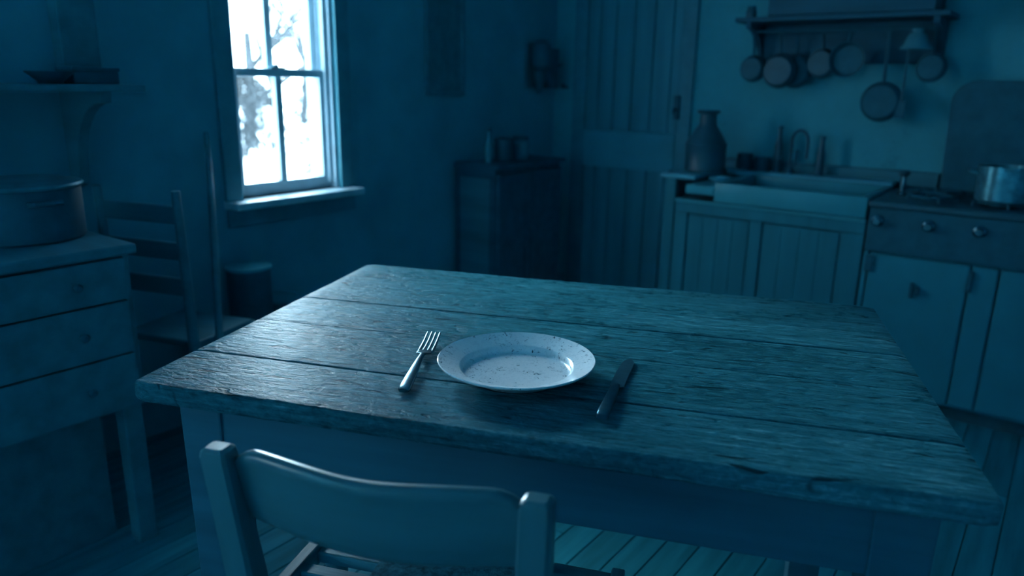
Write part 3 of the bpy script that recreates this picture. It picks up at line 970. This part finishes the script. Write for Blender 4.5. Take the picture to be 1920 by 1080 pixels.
sp = thing('spatula', 'dark long-handled spatula hanging right of the lowest skillet', 'spatula', (-0.632, 3.56, 1.12))
tube('handle', [(0, 0, 0.07), (0, 0, 0.34), (0, 0.002, 0.368)], 0.005, 'iron', sp, 8)
box('blade', (-0.018, 0.018, -0.002, 0.002, 0.0, 0.075), 'iron', sp, bev=0.001)
cl = thing('hanging_pot', 'paler pot hanging upside down under the right end of the shelf', 'pot', (-0.605, 3.545, 1.398))
lathe('bowl', [(0.066, 0.0), (0.064, 0.004), (0.050, 0.018), (0.038, 0.05), (0.030, 0.062), (0, 0.063), (0, 0.060), (0.028, 0.058), (0.036, 0.046), (0.048, 0.014), (0.062, 0.0)], 'jar', cl, 32)
lathe('foot', [(0.020, 0.060), (0.024, 0.080), (0.022, 0.082), (0.017, 0.062)], 'jar', cl, 24)
tube('hanging_loop', [(0.0, 0.0, 0.060), (0.0, 0.005, 0.085), (0.0, 0.010, 0.098)], 0.003, 'iron', cl, 6)
cr = thing('wooden_crate', 'big dark wooden crate standing on the pan shelf', 'crate', (-1.205, 3.47, 1.5405))
for d in ((0, 0.66, 0, 0.014, 0.004, 0.11), (0, 0.66, 0, 0.014, 0.118, 0.224), (0, 0.66, 0, 0.014, 0.232, 0.34), (0, 0.66, 0.206, 0.22, 0.0, 0.34)):
    box('board', d, 'black', cr, bev=0.002)
for d in ((0, 0.016, 0.014, 0.206, 0, 0.34), (0.644, 0.66, 0.014, 0.206, 0, 0.34), (0.016, 0.644, 0.014, 0.206, 0.0, 0.014)):
    box('end_board', d, 'black', cr, bev=0.002)
bottle('spice_jar', 'small dark jar at the left end of the pan shelf', 'jar', (-1.290, 3.50, 1.5405), [(0, 0), (0.022, 0), (0.023, 0.004), (0.023, 0.03), (0.018, 0.038), (0, 0.038)], 'gcan', [(0, 0.038), (0.019, 0.038), (0.019, 0.05), (0, 0.051)])

wc = thing('wall_cabinet', 'dark wall cabinet above the stove at the right edge', 'cabinet', (-0.245, 3.55, 1.475))
box('body', (0.0, 0.40, 0.0, 0.15, 0.0, 0.55), 'black', wc, bev=0.003)
wd = box('door', (0.01, 0.39, -0.015, 0.0, 0.01, 0.54), 'black', wc, bev=0.003)
box('knob', (0.03, 0.045, -0.033, -0.015, 0.24, 0.255), 'iron', wd, bev=0.004)

# ---------------------------------------------------------------- corner cupboard and what stands on it
cb = thing('low_cupboard', 'low dark two-door cupboard between window and far corner', 'cupboard', (0, 0, 0))
CX0, CX1, CY0, CY1, CZ = -2.455, -2.19, 2.80, 3.36, 0.86
box('carcass', (CX0, CX1 - 0.02, CY0, CY1, 0.06, CZ - 0.022), 'black', cb, bev=0.002)
box('top', (CX0 - 0.0, CX1 + 0.012, CY0 - 0.015, CY1 + 0.015, CZ - 0.022, CZ), 'black', cb, bev=0.004)
for a, b in ((CY0 + 0.01, (CY0 + CY1) / 2 - 0.003), ((CY0 + CY1) / 2 + 0.003, CY1 - 0.01)):
    d = box('door', (CX1 - 0.02, CX1 - 0.004, a, b, 0.09, CZ - 0.05), 'black', cb, bev=0.002)
    for e in ((a, a + 0.045, 0.09, CZ - 0.05), (b - 0.045, b, 0.09, CZ - 0.05), (a + 0.045, b - 0.045, 0.09, 0.15), (a + 0.045, b - 0.045, CZ - 0.11, CZ - 0.05)):
        box('frame_strip', (CX1 - 0.004, CX1 + 0.002, e[0], e[1], e[2], e[3]), 'black', d, bev=0.001)
box('knob', (CX1 + 0.002, CX1 + 0.022, 3.045, 3.062, 0.52, 0.537), 'iron', cb, bev=0.005)
for yy in (CY0 + 0.02, CY1 - 0.06):
    for xx in (CX0 + 0.01, CX1 - 0.06):
        box('foot', (xx, xx + 0.04, yy, yy + 0.04, 0, 0.06), 'black', cb, bev=0.004)
box('side_panel', (CX0 + 0.03, CX1 - 0.05, CY0 - 0.004, CY0, 0.12, CZ - 0.07), 'dark', cb, bev=0.001)  # lighter panel colours in the window light on this side
bottle('medicine_bottle', 'narrow bottle standing leftmost on the low cupboard', 'bottle', (-2.30, 2.865, CZ), [(0, 0), (0.020, 0), (0.021, 0.004), (0.021, 0.085), (0.010, 0.105), (0.009, 0.150), (0, 0.150)], 'jar', [(0, 0.150), (0.012, 0.150), (0.012, 0.168), (0, 0.170)])
bottle('canister', 'dark round canister in the middle of the low cupboard', 'canister', (-2.30, 2.985, CZ), [(0, 0), (0.046, 0), (0.047, 0.004), (0.047, 0.098), (0, 0.098)], 'gcan', [(0.0, 0.098), (0.049, 0.098), (0.049, 0.112), (0.02, 0.122), (0.0, 0.123)], 'gcan')
bottle('lidded_jar', 'paler jar with dark lid rightmost on the low cupboard', 'jar', (-2.30, 3.130, CZ), [(0, 0), (0.042, 0), (0.044, 0.005), (0.044, 0.085), (0.034, 0.098), (0, 0.098)], 'jar', [(0, 0.098), (0.040, 0.098), (0.040, 0.118), (0, 0.120)])

# ---------------------------------------------------------------- things hung on the window wall
pic = thing('framed_picture', 'tall dark framed picture hanging right of the window', 'picture', (XL, 2.61, 1.174))
box('backing', (0.0, 0.008, 0.02, 0.25, 0.02, 0.46), 'dark', pic)
for d in ((0, 0.02, 0, 0.022, 0, 0.48), (0, 0.02, 0.248, 0.27, 0, 0.48), (0, 0.02, 0.022, 0.248, 0, 0.022), (0, 0.02, 0.022, 0.248, 0.458, 0.48)):
    box('frame', d, 'dark', pic, bev=0.003)
wm = thing('wall_fixture', 'small dark lumpy fixture hung on the wall near the far corner', 'wall fixture', (XL, 3.36, 1.20))
box('mount_board', (0.0, 0.015, 0.03, 0.21, 0.02, 0.25), 'dark', wm, bev=0.004)
lathe('hopper', [(0, 0.10), (0.03, 0.10), (0.055, 0.13), (0.058, 0.22), (0.050, 0.245), (0.02, 0.262), (0, 0.262)], 'iron', wm, 24, (0.074, 0.085, 0))
box('drawer_box', (0.015, 0.105, 0.125, 0.215, 0.015, 0.225), 'iron', wm, bev=0.006)
lathe('spout', [(0, -0.03), (0.012, -0.03), (0.034, 0.05), (0.036, 0.10), (0, 0.10)], 'iron', wm, 20, (0.066, 0.09, 0.02))
tube('crank', [(0.06, 0.215, 0.12), (0.06, 0.240, 0.12), (0.10, 0.245, 0.145)], [0.006, 0.006, 0.008], 'iron', wm, 8)

# ---------------------------------------------------------------- dresser at the left with pot and shelf
ds = thing('dresser', 'long dark dresser with drawers along the wall left of the window', 'dresser', (0, 0, 0))
DX0, DX1, DY0, DY1, DZ = -2.46, -1.84, -0.45, 0.885, 0.838
box('carcass', (DX0, DX1 - 0.02, DY0 + 0.02, DY1 - 0.012, 0.405, DZ - 0.025), 'dark', ds, bev=0.002)
box('top', (DX0, DX1 + 0.008, DY0, DY1, DZ - 0.025, DZ), 'dark', ds, bev=0.005)
box('gap_blocker', (DX0 + 0.02, DX1 - 0.14, DY0 + 0.05, DY1 - 0.08, 0.0, 0.405), 'dark', ds)  # added panel, hides the sunlit floor and keeps the gap dark
for yy in (DY0 + 0.03, DY1 - 0.068):
    for xx in (DX0 + 0.01, DX1 - 0.08):
        box('leg', (xx, xx + 0.05, yy, yy + 0.05, 0, 0.405), 'dark', ds, bev=0.004)
for a, b in ((DY0 + 0.04, 0.205), (0.215, DY1 - 0.03)):
    for z0, z1 in ((0.415, 0.555), (0.560, 0.695), (0.700, 0.805)):
        d = box('drawer', (DX1 - 0.021, DX1 - 0.003, a, b, z0, z1), 'dark', ds, bev=0.002)
        for yk in (a + 0.12, b - 0.12):
            bm = bmesh.new()
            tubem(bm, [(DX1 - 0.003, yk, (z0 + z1) / 2), (DX1 + 0.008, yk, (z0 + z1) / 2), (DX1 + 0.012, yk, (z0 + z1) / 2), (DX1 + 0.018, yk, (z0 + z1) / 2)], [0.006, 0.006, 0.011, 0.007], 12)
            obj('knob', bm, 'iron', d, smooth=40)

hs = thing('plate_rack_shelf', 'long dark wall shelf on scroll brackets above the dresser', 'shelf', (0, 0, 0))
box('board', (XL, -2.20, -0.40, 1.145, 1.195, 1.215), 'dark', hs, bev=0.004)
for yb_ in (1.02, 0.1):
    o3 = [(XL, 0.90), (XL, 1.195), (-2.215, 1.195), (-2.22, 1.165)] + [(-2.22 - 0.19 * math.sin(math.pi / 2 * k / 8), 1.165 - 0.20 * (1 - math.cos(math.pi / 2 * k / 8))) for k in range(1, 9)] + [(-2.42, 0.92)]
    bm = bmesh.new()
    prismm(bm, o3, 'y', yb_, yb_ + 0.03)
    obj('bracket', bm, 'dark', hs)
struct(box('trim_1', (XL, -2.42, 1.02, 1.13, 1.216, ZC), 'dark', bev=0.004), 'dark upright board on the wall above the left shelf')

lathe_o = lathe('shallow_bowl', [(0, 0), (0.03, 0), (0.032, 0.006), (0.060, 0.030), (0.062, 0.033), (0.058, 0.032), (0.028, 0.010), (0, 0.009)], 'gcan', loc=(-2.30, 0.930, 1.2155), seg=32)
tag(lathe_o, 'dark shallow bowl at the right end of the shelf above the dresser', 'bowl')
lathe_o = lathe('small_dish', [(0, 0), (0.022, 0), (0.024, 0.004), (0.042, 0.022), (0.044, 0.025), (0.040, 0.024), (0.020, 0.007), (0, 0.006)], 'gcan', loc=(-2.29, 0.760, 1.2155), seg=32)
tag(lathe_o, 'smaller dark dish left of the shallow bowl on the wall shelf', 'dish')
bk = thing('covered_tin', 'flat dark tin box before the upright board on the wall shelf', 'tin', (-2.40, 0.99, 1.2155))
box('body', (0.0, 0.10, 0.0, 0.13, 0.0, 0.035), 'iron', bk, bev=0.004)
box('lid', (-0.003, 0.103, -0.003, 0.133, 0.035, 0.047), 'iron', bk, bev=0.003)

sp_ = thing('stock_pot', 'big dark stock pot with a pale-rimmed lid on the dresser', 'pot', (-2.10, 0.742, DZ))
lathe('body', [(0, 0), (0.128, 0), (0.134, 0.006), (0.134, 0.128), (0.138, 0.132), (0.130, 0.134), (0.128, 0.01), (0, 0.01)], 'iron', sp_, 48)
lathe('lid', [(0.140, 0.132), (0.142, 0.137), (0.138, 0.142), (0.10, 0.149), (0.03, 0.152), (0.0, 0.152)], 'ironlid', sp_, 48)
for s in (-1, 1):
    tube('handle', [(s * 0.132, -0.035, 0.10), (s * 0.160, -0.03, 0.104), (s * 0.160, 0.03, 0.104), (s * 0.132, 0.035, 0.10)], 0.006, 'iron', sp_, 8)

# ladder-back chair by the window
c2 = thing('ladderback_chair', 'dark ladder-back chair standing between the dresser and the window', 'chair', (-2.215, 1.095, 0), math.atan2(0.09, 0.29))
for s in (-1, 1):
    tube('back_post', [(s * 0.148, 0, 0), (s * 0.150, 0, 0.45), (s * 0.150, -0.012, 0.92)], [0.014, 0.017, 0.013], 'dark', c2, 10)
    tube('front_leg', [(s * 0.140, 0.27, 0), (s * 0.142, 0.27, 0.44)], [0.014, 0.017], 'dark', c2, 10)
    tube('side_stretcher', [(s * 0.147, 0, 0.2), (s * 0.141, 0.27, 0.2)], 0.009, 'dark', c2, 8)
for z_ in (0.60, 0.71, 0.82):
    box('ladder_slat', (-0.148, 0.148, -0.012, 0.002, z_, z_ + 0.055), 'dark', c2, bev=0.003)
tube('front_stretcher', [(-0.14, 0.27, 0.24), (0.14, 0.27, 0.24)], 0.009, 'dark', c2, 8)
box('seat', (-0.150, 0.150, 0.012, 0.278, 0.425, 0.448), 'dark', c2, bev=0.006)

pole = tube('wooden_pole', [(-1.745, 1.01, 0.0), (-2.04, 1.205, 0.44), (-2.24, 1.338, 0.74), (-2.40, 1.440, 0.97), (-2.462, 1.478, 1.05)], [0.012, 0.012, 0.012, 0.011, 0.010], 'dark', None, 10)
tag(pole, 'thin dark pole leaning on the wall left of the window', 'pole')


def pail(name, label, cat, loc, r, h, group=None):
    t = thing(name, label, cat, loc, 0, group)
    lathe('body', [(0, 0), (r * 0.90, 0), (r * 0.92, 0.006), (r * 0.97, h - 0.012), (r, h - 0.006), (r * 0.95, h - 0.006), (0, h - 0.010)], 'iron', t, 40)
    lathe('lid', [(r * 1.0, h - 0.006), (r * 1.03, h), (r * 1.0, h + 0.006), (r * 0.90, h + 0.003), (r * 0.5, h + 0.002), (0, h + 0.002)], 'sink', t, 40)  # pale lid colour stands in for window light reflected off metal
    tube('bail', [(-r, 0, h - 0.04), (-r - 0.006, 0.0, h - 0.06), (0, -r - 0.006, h - 0.16), (r + 0.006, 0.0, h - 0.06), (r, 0, h - 0.04)], 0.003, 'iron', t, 6)
    return t


pail('tall_container', 'tall dark container under the window, its round lid coloured pale as if lit', 'container', (-2.325, 1.512, 0), 0.080, 0.582)
pail('lidded_pail', 'lower dark pail right of the tall container, its lid coloured pale as if lit', 'pail', (-2.385, 1.672, 0), 0.075, 0.420)
